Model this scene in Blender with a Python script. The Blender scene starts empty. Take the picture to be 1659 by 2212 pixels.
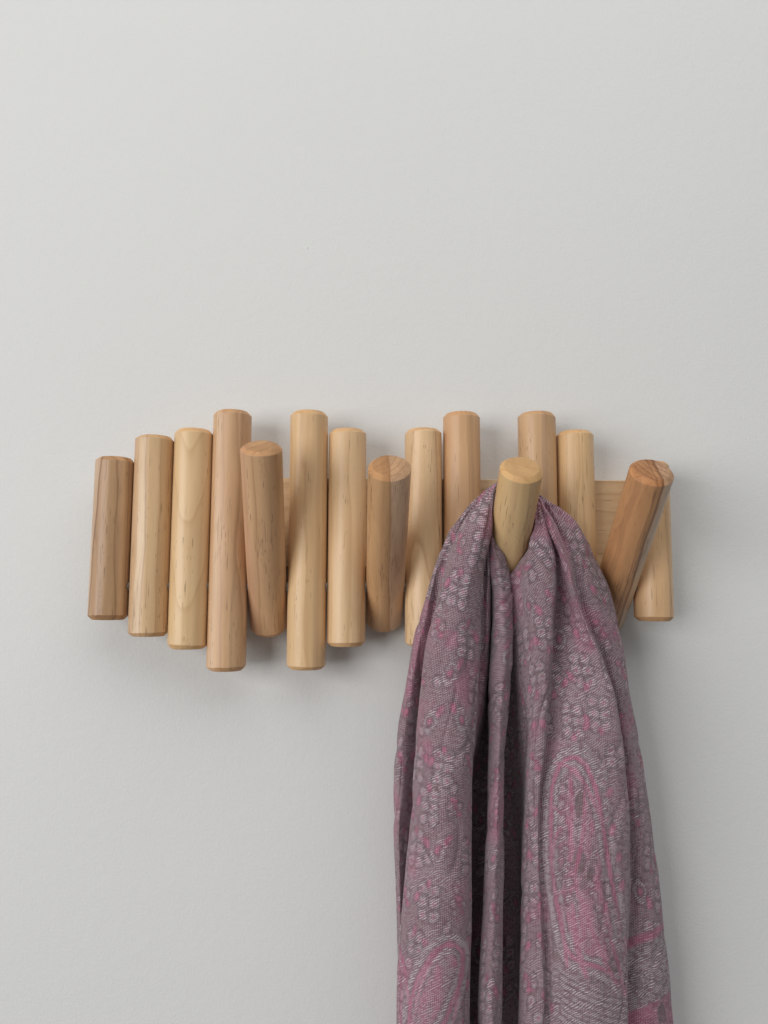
import bpy, math
import numpy as np
from mathutils import Matrix, Vector

# ------------------------------------------------------------------ camera, light, exposure
MM = 0.001
PITCH, YAW, ROLL = math.radians(5.9295), math.radians(1.8946), math.radians(0.1337)
CAM = np.array([-22.82, -654.86, -1.70])            # millimetres; x right, y into the wall, z up, pivot rod at 0
FPX, CX, CY = 1600.0, 829.5, 1106.0                 # focal length in units of a 1659 x 2212 frame

scene = bpy.context.scene
COL = scene.collection


def cam_axes():
    cp, sp, cy, sy = math.cos(PITCH), math.sin(PITCH), math.cos(YAW), math.sin(YAW)
    f = np.array([sy * cp, cy * cp, sp])
    r0 = np.array([cy, -sy, 0.0])
    u0 = np.cross(r0, f)
    r = math.cos(ROLL) * r0 + math.sin(ROLL) * u0
    u = -math.sin(ROLL) * r0 + math.cos(ROLL) * u0
    return r, u, f


AX_R, AX_U, AX_F = cam_axes()
cam_data = bpy.data.cameras.new('camera')
cam_data.sensor_fit = 'VERTICAL'
cam_data.sensor_height = 24.0
cam_data.lens = 24.0 * FPX / 2212.0
cam_data.clip_start = 0.01
cam_data.clip_end = 50.0
cam = bpy.data.objects.new('camera', cam_data)
COL.objects.link(cam)
m3 = Matrix((AX_R, AX_U, -AX_F)).transposed()
cam.matrix_world = Matrix.Translation(Vector(CAM * MM)) @ m3.to_4x4()
scene.camera = cam

world = bpy.data.worlds.new('World')
scene.world = world
world.use_nodes = True
bg = world.node_tree.nodes['Background']
bg.inputs['Color'].default_value = (0.96, 0.98, 1.0, 1)
bg.inputs['Strength'].default_value = 0.165


def area_light(name, loc, target, size, size_y, power, color):
    ld = bpy.data.lights.new(name, 'AREA')
    ld.shape = 'RECTANGLE'
    ld.size, ld.size_y = size, size_y
    ld.energy = power
    ld.color = color
    o = bpy.data.objects.new(name, ld)
    COL.objects.link(o)
    o.location = loc
    o.rotation_euler = (Vector(target) - Vector(loc)).to_track_quat('-Z', 'Y').to_euler()
    return o


area_light('window_light', (-2.75, -2.55, 0.18), (0.0, 0.03, 0.0), 2.8, 1.9, 92.0, (1.0, 0.99, 0.98))
area_light('ceiling_bounce', (0.5, -1.4, 2.2), (0.1, 0.03, 0.2), 3.2, 2.4, 39.0, (1.0, 0.995, 0.975))

scene.view_settings.view_transform = 'Standard'
scene.view_settings.look = 'None'
scene.view_settings.exposure = 0.0
scene.view_settings.gamma = 1.0
scene.cycles.use_denoising = True
scene.cycles.denoising_prefilter = 'ACCURATE'
scene.cycles.max_bounces = 6
scene.cycles.diffuse_bounces = 4


# ------------------------------------------------------------------ helpers
def tag(o, label=None, cat=None, group=None, kind=None):
    for k, v in (('label', label), ('category', cat), ('group', group), ('kind', kind)):
        if v:
            o[k] = v
    return o


def mesh_obj(name, verts, faces, mats, parent=None, smooth=True, fmat=None, smooth_mask=None):
    me = bpy.data.meshes.new(name)
    me.from_pydata([tuple(v) for v in verts], [], faces)
    for m in mats:
        me.materials.append(m)
    if fmat is not None:
        me.polygons.foreach_set('material_index', np.asarray(fmat, dtype=np.int32))
    sm = np.full(len(faces), smooth) if smooth_mask is None else np.asarray(smooth_mask)
    me.polygons.foreach_set('use_smooth', sm.astype(bool))
    me.update()
    o = bpy.data.objects.new(name, me)
    COL.objects.link(o)
    if parent:
        o.parent = parent
    return o


class NT:
    """small node-tree writer"""

    def __init__(self, name):
        self.mat = bpy.data.materials.new(name)
        self.mat.use_nodes = True
        self.t = self.mat.node_tree
        self.bsdf = self.t.nodes['Principled BSDF']

    def n(self, typ, **kw):
        nd = self.t.nodes.new(typ)
        for k, v in kw.items():
            setattr(nd, k, v)
        return nd

    def put(self, sock, v):
        if hasattr(v, 'is_output'):
            self.t.links.new(v, sock)
        else:
            if isinstance(v, tuple) and len(v) == 3 and sock.type == 'RGBA':
                v = v + (1.0,)
            sock.default_value = v

    def math(self, op, a, b=None, c=None, clamp=False):
        nd = self.n('ShaderNodeMath', operation=op, use_clamp=clamp)
        for s, v in zip(nd.inputs, (a, b, c)):
            if v is not None:
                self.put(s, v)
        return nd.outputs[0]

    def vmath(self, op, a, b=None):
        nd = self.n('ShaderNodeVectorMath', operation=op)
        self.put(nd.inputs[0], a)
        if b is not None:
            self.put(nd.inputs[1], b)
        return nd.outputs['Value'] if op in ('LENGTH', 'DOT_PRODUCT', 'DISTANCE') else nd.outputs[0]

    def mix(self, f, a, b, blend='MIX'):
        nd = self.n('ShaderNodeMix', data_type='RGBA', blend_type=blend)
        self.put(nd.inputs[0], f)
        self.put(nd.inputs[6], a)
        self.put(nd.inputs[7], b)
        return nd.outputs[2]

    def noise(self, vec, scale, detail=2.0, rough=0.5, dist=0.0):
        nd = self.n('ShaderNodeTexNoise')
        self.put(nd.inputs['Vector'], vec)
        self.put(nd.inputs['Scale'], scale)
        nd.inputs['Detail'].default_value = detail
        nd.inputs['Roughness'].default_value = rough
        nd.inputs['Distortion'].default_value = dist
        return nd.outputs['Fac']

    def sstep(self, v, lo, hi):
        nd = self.n('ShaderNodeMapRange', interpolation_type='SMOOTHSTEP')
        self.put(nd.inputs[0], v)
        nd.inputs[1].default_value = lo
        nd.inputs[2].default_value = hi
        return nd.outputs[0]

    def ramp(self, f, stops):
        nd = self.n('ShaderNodeValToRGB')
        el = nd.color_ramp.elements
        while len(el) < len(stops):
            el.new(0.5)
        for e, (p, c) in zip(el, stops):
            e.position = p
            e.color = tuple(c) + (1.0,) if len(c) == 3 else c
        self.put(nd.inputs[0], f)
        return nd.outputs[0]

    def bump(self, h, dist, strength=1.0, normal=None):
        nd = self.n('ShaderNodeBump')
        self.put(nd.inputs['Height'], h)
        nd.inputs['Distance'].default_value = dist
        nd.inputs['Strength'].default_value = strength
        if normal is not None:
            self.put(nd.inputs['Normal'], normal)
        return nd.outputs[0]


# ------------------------------------------------------------------ materials
def wall_material():
    T = NT('wall_paint')
    p = T.n('ShaderNodeTexCoord').outputs['Object']
    big = T.noise(p, 3.0, 3)
    colr = T.mix(big, (0.738, 0.738, 0.725), (0.768, 0.768, 0.755))
    T.put(T.bsdf.inputs['Base Color'], colr)
    T.bsdf.inputs['Roughness'].default_value = 0.62
    T.bsdf.inputs['Specular IOR Level'].default_value = 0.35
    h1 = T.noise(p, 480.0, 3, 0.55)                 # roller stipple about 3 mm
    h2 = T.noise(p, 110.0, 2, 0.5)
    h3 = T.noise(p, 11.0, 2, 0.5)
    h = T.math('ADD', h1, T.math('MULTIPLY', h2, 0.8))
    h = T.math('ADD', h, T.math('MULTIPLY', h3, 2.0))
    T.put(T.bsdf.inputs['Normal'], T.bump(h, 0.0004, 0.56))
    return T.mat


def wood_material(name, seed, light, dark, pink, pith, tilt, ring, pores, band=0.5, stretch_axis=2, end=0, stripes=()):
    """solid wood: growth rings round a pith line (mm), resin-canal dashes along the grain"""
    T = NT(name)
    p = T.n('ShaderNodeTexCoord').outputs['Object']
    p = T.vmath('MULTIPLY', p, (1000.0, 1000.0, 1000.0))
    sep = T.n('ShaderNodeSeparateXYZ')
    T.put(sep.inputs[0], p)
    x, y, z = sep.outputs
    if stretch_axis == 0:
        x, y, z = z, y, x
    off = (seed * 13.7 % 97.0, seed * 7.3 % 53.0, seed * 29.1 % 211.0)

    def vec(sx, sy, sz):
        c = T.n('ShaderNodeCombineXYZ')
        for s, v, k, o in zip(c.inputs, (x, y, z), (sx, sy, sz), off):
            T.put(s, T.math('MULTIPLY_ADD', v, k, o))
        return c.outputs[0]

    warp = T.noise(vec(.03, .03, .008), 1.0, 2)
    warp2 = T.noise(vec(.05, .05, .012), 1.0, 1)
    rx = T.math('ADD', T.math('MULTIPLY_ADD', z, tilt[0], -pith[0]), T.math('MULTIPLY_ADD', T.math('SUBTRACT', warp, .5), 11.0, x))
    ry = T.math('ADD', T.math('MULTIPLY_ADD', z, tilt[1], -pith[1]), T.math('MULTIPLY_ADD', T.math('SUBTRACT', warp2, .5), 6.0, y))
    d = T.math('SQRT', T.math('ADD', T.math('MULTIPLY', rx, rx), T.math('MULTIPLY', ry, ry)))
    # growth ring profile
    ph = T.math('FRACT', T.math('DIVIDE', d, ring))
    prof = T.ramp(ph, [(0.0, (.05,) * 3), (.50, (.08,) * 3), (.84, (.38,) * 3), (.95, (1,) * 3), (1.0, (.05,) * 3)])
    # slow change of colour from ring to ring
    c1 = T.n('ShaderNodeCombineXYZ')
    T.put(c1.inputs[0], T.math('MULTIPLY_ADD', d, 0.55 / ring, off[0]))
    T.put(c1.inputs[1], off[1])
    bandn = T.noise(c1.outputs[0], 1.0, 1.5)
    bandf = T.sstep(bandn, 0.5 - 0.05, 0.5 + 0.06)
    base = T.mix(T.math('MULTIPLY', bandf, band), light, pink)
    base = T.mix(T.math('MULTIPLY', prof, 0.78), base, dark)
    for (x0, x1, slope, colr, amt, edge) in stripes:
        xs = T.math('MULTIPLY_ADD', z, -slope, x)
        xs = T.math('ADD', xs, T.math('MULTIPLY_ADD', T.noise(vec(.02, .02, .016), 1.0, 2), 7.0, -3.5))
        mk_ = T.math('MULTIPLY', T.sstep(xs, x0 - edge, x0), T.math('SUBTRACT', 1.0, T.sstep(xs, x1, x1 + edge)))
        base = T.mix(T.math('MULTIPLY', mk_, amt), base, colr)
    blot = T.noise(vec(.06, .06, .012), 1.0, 3)
    base = T.mix(T.sstep(blot, .35, .8), base, T.mix(.5, base, dark))
    # fibres and ray flecks
    fib = T.noise(vec(2.2, 2.2, .07), 1.0, 3, .65)
    base = T.mix(T.math('MULTIPLY', T.sstep(fib, .40, .75), .22), base, dark)
    fl = T.noise(vec(1.1, 1.1, .9), 1.0, 2, .6)
    base = T.mix(T.math('MULTIPLY', T.sstep(fl, .56, .72), .13), base, dark)
    # dark resin dashes, gathered in some zones
    dash = T.noise(vec(1.35, 1.35, .055), 1.0, 0.0, .4)
    zone = T.sstep(T.noise(vec(.10, .10, .016), 1.0, 2), .46, .62)
    dm = T.math('MULTIPLY', T.sstep(dash, .775 - .062 * pores, .798 - .062 * pores), zone)
    dash2 = T.noise(vec(1.7, 1.7, .13), 1.0, 0.0, .4)
    zone2 = T.sstep(T.noise(vec(.13, .11, .02), 1.0, 1), .50, .62)
    dm2 = T.math('MULTIPLY', T.sstep(dash2, .785 - .045 * pores, .805 - .045 * pores), zone2)
    dm = T.math('MAXIMUM', dm, dm2)
    base = T.mix(T.math('MULTIPLY', dm, .56), base, (.075, .040, .022))
    if end:
        base = T.mix(1.0, base, (.84, .74, .64) if end == 1 else (1.0, .90, .80), 'MULTIPLY')  # end-grain tone; disc darker than chamfer, facet shading put into the colour
        ph2 = T.math('FRACT', T.math('DIVIDE', d, ring * .36))
        if end == 1:
            base = T.mix(T.math('MULTIPLY', T.sstep(ph2, .55, .95), .45), base, dark)
        sp = T.noise(vec(1.5, .9, .5) if end == 1 else vec(1.4, 1.4, .25), 1.0, 3, .7)
        base = T.mix(T.math('MULTIPLY', T.sstep(sp, .50, .68), .45), base, dark)
    T.put(T.bsdf.inputs['Base Color'], base)
    T.put(T.bsdf.inputs['Roughness'], T.math('MULTIPLY_ADD', fib, .18, .36 if not end else .58))
    T.bsdf.inputs['Specular IOR Level'].default_value = 0.4
    if not end:
        T.bsdf.inputs['Coat Weight'].default_value = 0.35
        T.bsdf.inputs['Coat Roughness'].default_value = 0.38
    facet = T.noise(vec(.13, .13, .006), 1.0, 1)
    h = T.math('ADD', T.math('MULTIPLY', fib, .06), T.math('MULTIPLY', facet, 1.0))
    h = T.math('SUBTRACT', h, T.math('MULTIPLY', dm, .12))
    T.put(T.bsdf.inputs['Normal'], T.bump(h, 0.0011, 0.8))
    return T.mat


def plain_material(name, color, rough, metal=0.0, trans=0.0):
    T = NT(name)
    p = T.n('ShaderNodeTexCoord').outputs['Object']
    n = T.noise(p, 900.0, 2)
    T.put(T.bsdf.inputs['Base Color'], T.mix(n, tuple(c * .9 for c in color), color))
    T.bsdf.inputs['Roughness'].default_value = rough
    T.bsdf.inputs['Metallic'].default_value = metal
    T.bsdf.inputs['Transmission Weight'].default_value = trans
    return T.mat


def scarf_material():
    """woven jacquard: thread directions and floats from the cloth's own u,v (mm), motif masks woven per vertex"""
    T = NT('jacquard_cloth')
    at = T.n('ShaderNodeAttribute', attribute_name='motif')       # r pink, g pale float, b dark ground
    sp = T.n('ShaderNodeSeparateColor')
    T.put(sp.inputs[0], at.outputs['Color'])
    pk, wh, dk = sp.outputs
    uvn = T.n('ShaderNodeAttribute', attribute_name='weave')       # x across, y along, in mm
    su = T.n('ShaderNodeSeparateXYZ')
    T.put(su.inputs[0], uvn.outputs['Vector'])
    u, v, _ = su.outputs

    def vec(a, b, o=0.0):
        c = T.n('ShaderNodeCombineXYZ')
        T.put(c.inputs[0], T.math('MULTIPLY', u, a))
        T.put(c.inputs[1], T.math('MULTIPLY', v, b))
        c.inputs[2].default_value = o
        return c.outputs[0]

    w1 = T.noise(vec(.085, .085, 1.0), 1.0, 2)
    w2 = T.noise(vec(.5, .25, 7.0), 1.0, 1)
    # pale weft floats: wavy, slightly slanted lines about 1.9 mm apart
    ph = T.math('ADD', T.math('MULTIPLY', v, 0.54), T.math('MULTIPLY', u, 0.27))
    ph = T.math('ADD', ph, T.math('MULTIPLY', w1, 3.4))
    ph = T.math('ADD', ph, T.math('MULTIPLY', w2, 0.35))
    sn = T.math('SINE', T.math('MULTIPLY', ph, 6.2832))
    # floats are broken into short lengths
    brk = T.noise(vec(.22, .40, 3.0), 1.0, 1)
    fl = T.math('MULTIPLY', T.sstep(sn, .2, .85), T.sstep(brk, .34, .54))
    # warp threads along the length
    wp = T.math('SINE', T.math('MULTIPLY', T.math('ADD', u, T.math('MULTIPLY', w1, 1.5)), 6.2832 * 0.72))
    warp = T.sstep(wp, -.6, .9)
    grain = T.noise(vec(1.6, 1.1, 5.0), 1.0, 2, .7)

    ground = T.mix(warp, (.172, .098, .118), (.345, .226, .256))
    ground = T.mix(T.math('MULTIPLY', dk, .75), ground, (.125, .095, .095))
    pinkc = T.mix(warp, (.35, .090, .160), (.58, .190, .300))
    c = T.mix(T.math('MULTIPLY', pk, .85), ground, pinkc)
    amount = T.math('MULTIPLY_ADD', wh, .66, .32)
    amount = T.math('MULTIPLY', amount, T.math('SUBTRACT', 1.0, T.math('MULTIPLY', dk, .8)))
    pale = T.mix(pk, (.78, .75, .78), (.82, .50, .62))
    c = T.mix(T.math('MULTIPLY', fl, amount), c, pale)
    c = T.mix(T.math('MULTIPLY', wh, .13), c, (.44, .395, .43))
    c = T.mix(1.0, c, T.mix(grain, (.74, .74, .74), (1.24, 1.24, 1.24)), 'MULTIPLY')
    c = T.mix(T.math('MULTIPLY', at.outputs['Alpha'], .62), c, (.07, .05, .055))
    T.put(T.bsdf.inputs['Base Color'], c)
    T.bsdf.inputs['Roughness'].default_value = 0.85
    T.bsdf.inputs['Specular IOR Level'].default_value = 0.15
    T.bsdf.inputs['Sheen Weight'].default_value = 0.18
    T.bsdf.inputs['Sheen Roughness'].default_value = 0.5
    h = T.math('ADD', T.math('MULTIPLY', fl, .6), T.math('MULTIPLY', warp, .3))
    h = T.math('ADD', h, T.math('MULTIPLY', grain, .5))
    T.put(T.bsdf.inputs['Normal'], T.bump(h, 0.0005, 0.7))
    return T.mat


# ------------------------------------------------------------------ the wall
WALL_Y = 33.0
wv = [(-2.2, WALL_Y * MM, -2.2), (2.2, WALL_Y * MM, -2.2), (2.2, WALL_Y * MM, 2.2), (-2.2, WALL_Y * MM, 2.2)]
wall = mesh_obj('wall', wv, [(0, 1, 2, 3)], [wall_material()], smooth=False)
tag(wall, 'smooth off-white painted wall behind the wooden rack', 'wall', kind='structure')

# a small raised paint mark on the wall
px_, pz_ = -77.0, 330.4
mk = []
for q in range(9):
    t = q / 8.0
    wd = .55 * math.sin(math.pi * min(max(t, .04), .96)) + .08
    cx_, cz_ = px_ + 2.2 * t + .5 * math.sin(t * 3), pz_ - 5.4 * t
    mk += [(cx_ - wd, WALL_Y - .01, cz_), (cx_, WALL_Y - .55, cz_), (cx_ + wd, WALL_Y - .01, cz_)]
mf = []
for q in range(8):
    a = 3 * q
    mf += [(a, a + 1, a + 4, a + 3), (a + 1, a + 2, a + 5, a + 4)]
mark_mat = plain_material('dried_paint', (.86, .86, .84), .5)
mark = mesh_obj('paint_mark', np.array(mk) * MM, mf, [mark_mat], wall)

# ------------------------------------------------------------------ the rack
P = 34.2
rack = bpy.data.objects.new('coat_rack', None)
rack.empty_display_size = .05
rack.location = (0, WALL_Y * MM, 0)
COL.objects.link(rack)
tag(rack, 'pine wall rack of upright round dowels with four flipped-out pegs', 'coat rack')
ROFF = np.array([0, -WALL_Y * MM, 0])       # children are placed relative to the rack's base on the wall


def dowel_geometry(length, r, seed, z0=0.0, chamfer=3.4, nseg=72, cut=None):
    """turned dowel along z from z0 to z0+length (mm) with softly worn chamfers"""
    rng = np.random.RandomState(seed)
    c = chamfer
    prof = [(z0, 0.0), (z0, (r - c) * .55), (z0, r - c - .35), (z0 + .12, r - c - .05), (z0 + .3, r - c + .2),
            (z0 + .55, r - c + .47), (z0 + c - .6, r - .62), (z0 + c - .25, r - .27), (z0 + c - .02, r - .1), (z0 + c + .25, r - .01), (z0 + c + .6, r)]
    nmid = 14
    for k in range(nmid + 1):
        prof.append((z0 + c + 2.4 + (length - 2 * c - 4.8) * k / nmid, r))
    z1 = z0 + length
    prof += [(z1 - c - .6, r), (z1 - c - .25, r - .01), (z1 - c + .02, r - .1), (z1 - c + .25, r - .27), (z1 - c + .6, r - .62), (z1 - .55, r - c + .47), (z1 - .3, r - c + .2),
             (z1 - .12, r - c - .05), (z1, r - c - .35), (z1, (r - c) * .55), (z1, 0.0)]
    a = np.linspace(0, 2 * np.pi, nseg, endpoint=False)
    k1, k2 = rng.uniform(0, 6.28, 2)
    wob = 1 + .004 * np.cos(2 * a + k1) + .0022 * np.cos(5 * a + k2)
    tb, tt = rng.uniform(-.8, .8, 2), rng.uniform(-.8, .8, 2)       # chamfers are not quite even
    verts, faces, fm = [], [], []
    rings = []
    n = len(prof)
    for j, (z, rr) in enumerate(prof):
        if rr == 0.0:
            rings.append([len(verts)])
            verts.append((0, 0, z))
            continue
        ids = []
        for q in range(nseg):
            dz = 0.0
            if 5 < j < 11:
                dz = tb[0] * math.cos(a[q]) + tb[1] * math.sin(a[q])
            elif n - 12 < j < n - 6:
                dz = tt[0] * math.cos(a[q]) + tt[1] * math.sin(a[q])
            ids.append(len(verts))
            verts.append((rr * wob[q] * math.cos(a[q]), rr * wob[q] * math.sin(a[q]), z + dz))
        rings.append(ids)
    for j in range(n - 1):
        A, B = rings[j], rings[j + 1]
        endm = 1 if (j < 4 or j >= n - 5) else (2 if (j < 8 or j >= n - 9) else 0)
        for q in range(nseg):
            q2 = (q + 1) % nseg
            if len(A) == 1:
                faces.append((A[0], B[q2], B[q]))
            elif len(B) == 1:
                faces.append((A[q], A[q2], B[0]))
            else:
                faces.append((A[q], A[q2], B[q2], B[q]))
            fm.append(endm)
    return np.array(verts), faces, fm


LIGHT = (.66, .465, .275)
WOOD = {}


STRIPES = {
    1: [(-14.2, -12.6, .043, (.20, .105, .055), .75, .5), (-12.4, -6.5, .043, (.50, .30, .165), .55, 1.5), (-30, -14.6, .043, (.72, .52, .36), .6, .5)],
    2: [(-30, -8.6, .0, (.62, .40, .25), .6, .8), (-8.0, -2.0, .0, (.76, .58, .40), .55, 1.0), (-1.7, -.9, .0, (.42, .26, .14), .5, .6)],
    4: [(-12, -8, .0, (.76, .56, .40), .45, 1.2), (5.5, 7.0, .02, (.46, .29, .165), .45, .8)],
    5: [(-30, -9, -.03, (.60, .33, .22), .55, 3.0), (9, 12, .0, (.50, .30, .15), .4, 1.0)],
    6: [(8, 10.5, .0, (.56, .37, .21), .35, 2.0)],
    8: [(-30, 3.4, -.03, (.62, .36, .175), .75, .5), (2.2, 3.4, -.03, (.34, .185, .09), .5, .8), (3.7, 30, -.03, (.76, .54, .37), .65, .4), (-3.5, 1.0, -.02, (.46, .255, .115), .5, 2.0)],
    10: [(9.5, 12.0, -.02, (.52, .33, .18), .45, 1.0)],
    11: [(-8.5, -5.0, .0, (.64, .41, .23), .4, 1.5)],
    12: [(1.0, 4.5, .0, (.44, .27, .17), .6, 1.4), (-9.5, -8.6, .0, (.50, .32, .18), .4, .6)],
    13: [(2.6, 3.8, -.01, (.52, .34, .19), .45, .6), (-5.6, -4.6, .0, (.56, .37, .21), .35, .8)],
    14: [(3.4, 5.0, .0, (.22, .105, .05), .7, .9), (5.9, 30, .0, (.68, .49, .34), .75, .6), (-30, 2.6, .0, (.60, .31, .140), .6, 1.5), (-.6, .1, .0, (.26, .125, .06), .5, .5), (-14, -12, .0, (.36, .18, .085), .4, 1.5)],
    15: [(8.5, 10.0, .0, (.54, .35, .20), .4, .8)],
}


def wood_pair(i, light, dark, pink, pith, tilt, ring, pores, band):
    light, dark, pink = [(c[0] * 1.20, c[1] * 1.165, c[2] * 1.09) for c in (light, dark, pink)]
    pink = (pink[0], pink[1] * 1.05, pink[2] * .98)
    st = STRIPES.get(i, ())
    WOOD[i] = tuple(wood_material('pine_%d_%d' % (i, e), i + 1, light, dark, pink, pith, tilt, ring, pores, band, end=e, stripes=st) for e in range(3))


#         light              dark               pink / heart       pith mm        tilt          ring  pores band
wood_pair(1, (.64, .415, .245), (.25, .135, .075), (.43, .260, .150), (26, 18), (.07, .00), 9.0, 1.2, .9)
wood_pair(2, (.63, .445, .265), (.43, .265, .140), (.57, .345, .205), (30, 34), (.015, .0), 7.5, 1.2, .7)
wood_pair(3, (.66, .475, .285), (.53, .350, .190), (.64, .445, .260), (1, 6), (.01, -.11), 7.0, 0.0, .4)
wood_pair(4, (.61, .410, .250), (.40, .235, .130), (.56, .330, .205), (-40, 20), (.02, .0), 9.0, .9, .8)
wood_pair(5, (.645, .425, .245), (.36, .205, .105), (.55, .330, .205), (-26, 30), (.05, .03), 8.5, 1.25, .9)
wood_pair(6, (.66, .465, .275), (.49, .310, .165), (.62, .410, .245), (34, 40), (.02, .01), 13.0, .5, .5)
wood_pair(7, (.65, .465, .285), (.50, .325, .180), (.61, .410, .250), (-30, 46), (.01, .0), 12.0, .0, .5)
wood_pair(8, (.52, .320, .170), (.27, .135, .062), (.50, .310, .195), (-14, 22), (.09, .03), 15.0, 1.3, .9)
wood_pair(9, (.68, .490, .305), (.45, .285, .160), (.64, .430, .265), (12, 34), (.06, .05), 8.0, 1.2, .4)
wood_pair(10, (.58, .370, .215), (.42, .245, .130), (.54, .320, .195), (30, 30), (-.03, .04), 13.0, .3, .8)
wood_pair(11, (.65, .465, .255), (.47, .300, .150), (.60, .395, .220), (24, 40), (.03, .02), 14.0, 1.0, .5)
wood_pair(12, (.64, .435, .255), (.36, .215, .125), (.55, .345, .210), (2, 40), (.0, .0), 12.0, .6, .8)
wood_pair(13, (.67, .470, .270), (.48, .305, .160), (.62, .405, .230), (-34, 30), (.0, .02), 9.0, .3, .6)
wood_pair(14, (.54, .285, .140), (.17, .075, .036), (.54, .350, .220), (34, 22), (.0, .0), 13.0, 1.6, .9)
wood_pair(15, (.64, .430, .255), (.45, .275, .145), (.60, .380, .220), (20, 40), (.02, .01), 14.0, .7, .6)

ZT = [112.2, 131.9, 139.6, 155.7]
ZB = [-28.9, -42.6, -51.9, -71.4]
SPEC = {1: (0, 16.75, -238.9, -240.1), 2: (1, 17.0, -204.9, -205.1), 3: (2, 16.9, -170.6, -171.2), 4: (3, 16.75, -136.8, -137.4),
        6: (3, 16.85, -68.5, -68.5), 7: (2, 16.65, -33.9, -34.1), 9: (2, 16.5, 33.9, 34.0), 10: (3, 16.7, 68.7, 68.6),
        12: (3, 17.0, 137.1, 137.0), 13: (2, 16.6, 171.6, 171.2), 15: (0, 16.8, 239.3, 238.6)}
ADJ = {1: (.4, .3), 3: (-1.3, -1.4), 4: (-.4, -.5), 6: (-.2, .6), 7: (0, .7), 9: (1.0, 1.0), 12: (.8, 0), 13: (.3, 0), 15: (0, -.3)}
for i, (k, r, xt, xb) in SPEC.items():
    at_, ab_ = ADJ.get(i, (0, 0))
    zt, zb = ZT[k] + at_, ZB[k] + ab_
    v, f, fm = dowel_geometry(zt - zb, r, 40 + i)
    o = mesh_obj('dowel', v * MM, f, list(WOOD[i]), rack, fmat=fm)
    lean = math.atan2(xt - xb, zt - zb)
    o.location = Vector((xb * MM, 0, zb * MM)) + Vector(ROFF)
    o.rotation_euler = (0, lean, 0)

HOOK_T, HOOK_B = 130.0, -43.5
HOOKS = {5: (30.0, 16.9, -103.4, 16), 8: (44.0, 16.9, 0.2, 18), 11: (44.5, 17.0, 102.8, 23), 14: (45.5, 17.1, 204.6, 24)}
for i, (deg, r, x, sd) in HOOKS.items():
    v, f, fm = dowel_geometry(HOOK_T - HOOK_B, r, sd, z0=HOOK_B, chamfer=3.3)
    th = math.radians(deg)
    # the heel is shaved flat where it bears against the wall
    for q in range(len(v)):
        yy = v[q, 1] * math.cos(th) - v[q, 2] * math.sin(th)
        if yy > WALL_Y - 1.5:
            v[q, 1] -= (yy - (WALL_Y - 1.5)) / math.cos(th)
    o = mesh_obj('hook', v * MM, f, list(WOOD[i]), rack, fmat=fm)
    o.location = Vector((x * MM, 0, 0)) + Vector(ROFF)
    o.rotation_euler = (th, .010 if i == 5 else 0, 0)
    if i == 14:
        o['label'] = 'reddish brown flipped-out peg at the right end'
    if i == 11:
        o['label'] = 'pale flipped-out peg that carries the scarf'


def rounded_box(name, x0, x1, y0, y1, z0, z1, b, mat, parent):
    import bmesh
    bm = bmesh.new()
    bmesh.ops.create_cube(bm, size=1.0)
    for vv in bm.verts:
        vv.co = Vector(((x0 + x1) / 2 + vv.co.x * (x1 - x0), (y0 + y1) / 2 + vv.co.y * (y1 - y0), (z0 + z1) / 2 + vv.co.z * (z1 - z0))) * MM
    bmesh.ops.bevel(bm, geom=bm.edges[:], offset=b * MM, segments=3, profile=.5, affect='EDGES')
    me = bpy.data.meshes.new(name)
    bm.to_mesh(me)
    bm.free()
    me.materials.append(mat)
    o = bpy.data.objects.new(name, me)
    COL.objects.link(o)
    o.parent = parent
    o.location = Vector(ROFF)
    return o


board_mat = wood_material('pine_board', 31, (.66, .465, .270), (.47, .295, .155), (.60, .395, .220), (60, 40), (.05, .02), 11.0, .2, .6, stretch_axis=0)
board = rounded_box('back_board', -240, 238, 11.0, WALL_Y - .05, 18.0, 98.0, .8, board_mat, rack)

steel = plain_material('brushed_steel', (.55, .54, .52), .35, 1.0)
clear = plain_material('clear_washer', (.22, .19, .16), .35, 0.0, .2)


def disc_x(name, x0, x1, r, mat, parent, seg=32, b=.3):
    prof = [(x0, 0), (x0, r - b), (x0 + b, r), (x1 - b, r), (x1, r - b), (x1, 0)]
    verts, faces, rings = [], [], []
    for xx, rr in prof:
        if rr == 0:
            rings.append([len(verts)])
            verts.append((xx, 0, 0))
        else:
            ids = []
            for q in range(seg):
                an = 2 * math.pi * q / seg
                ids.append(len(verts))
                verts.append((xx, rr * math.cos(an), rr * math.sin(an)))
            rings.append(ids)
    for A, B in zip(rings[:-1], rings[1:]):
        for q in range(seg):
            q2 = (q + 1) % seg
            if len(A) == 1:
                faces.append((A[0], B[q], B[q2]))
            elif len(B) == 1:
                faces.append((A[q2], A[q], B[0]))
            else:
                faces.append((A[q], B[q], B[q2], A[q2]))
    o = mesh_obj(name, np.array(verts) * MM, faces, [mat], parent, smooth=False)
    return o


rod = disc_x('pivot_rod', -236, 236, 2.4, steel, rack)
rod.location = Vector(ROFF)
for k in range(14):
    xc = (k - 7 + .5) * P
    w = disc_x('washer', xc - .75, xc + .75, 4.0, clear, rack)
    w.location = Vector(ROFF) + Vector((0, -.0015, 0))

# ------------------------------------------------------------------ the scarf
# A long cloth hung over one peg: every fold line is one curve from the left hanging end, up over the peg
# and down the right side.  Keys are (x, row, depth mm) in the frame the rack was surveyed in.
def unproject(px, py, yy):
    px, py, yy = np.broadcast_arrays(np.asarray(px, float), np.asarray(py, float), np.asarray(yy, float))
    d = AX_F + AX_R * ((px - CX) / FPX)[..., None] - AX_U * ((py - CY) / FPX)[..., None]
    t = (yy - CAM[1]) / d[..., 1]
    return CAM + d * t[..., None]


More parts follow.
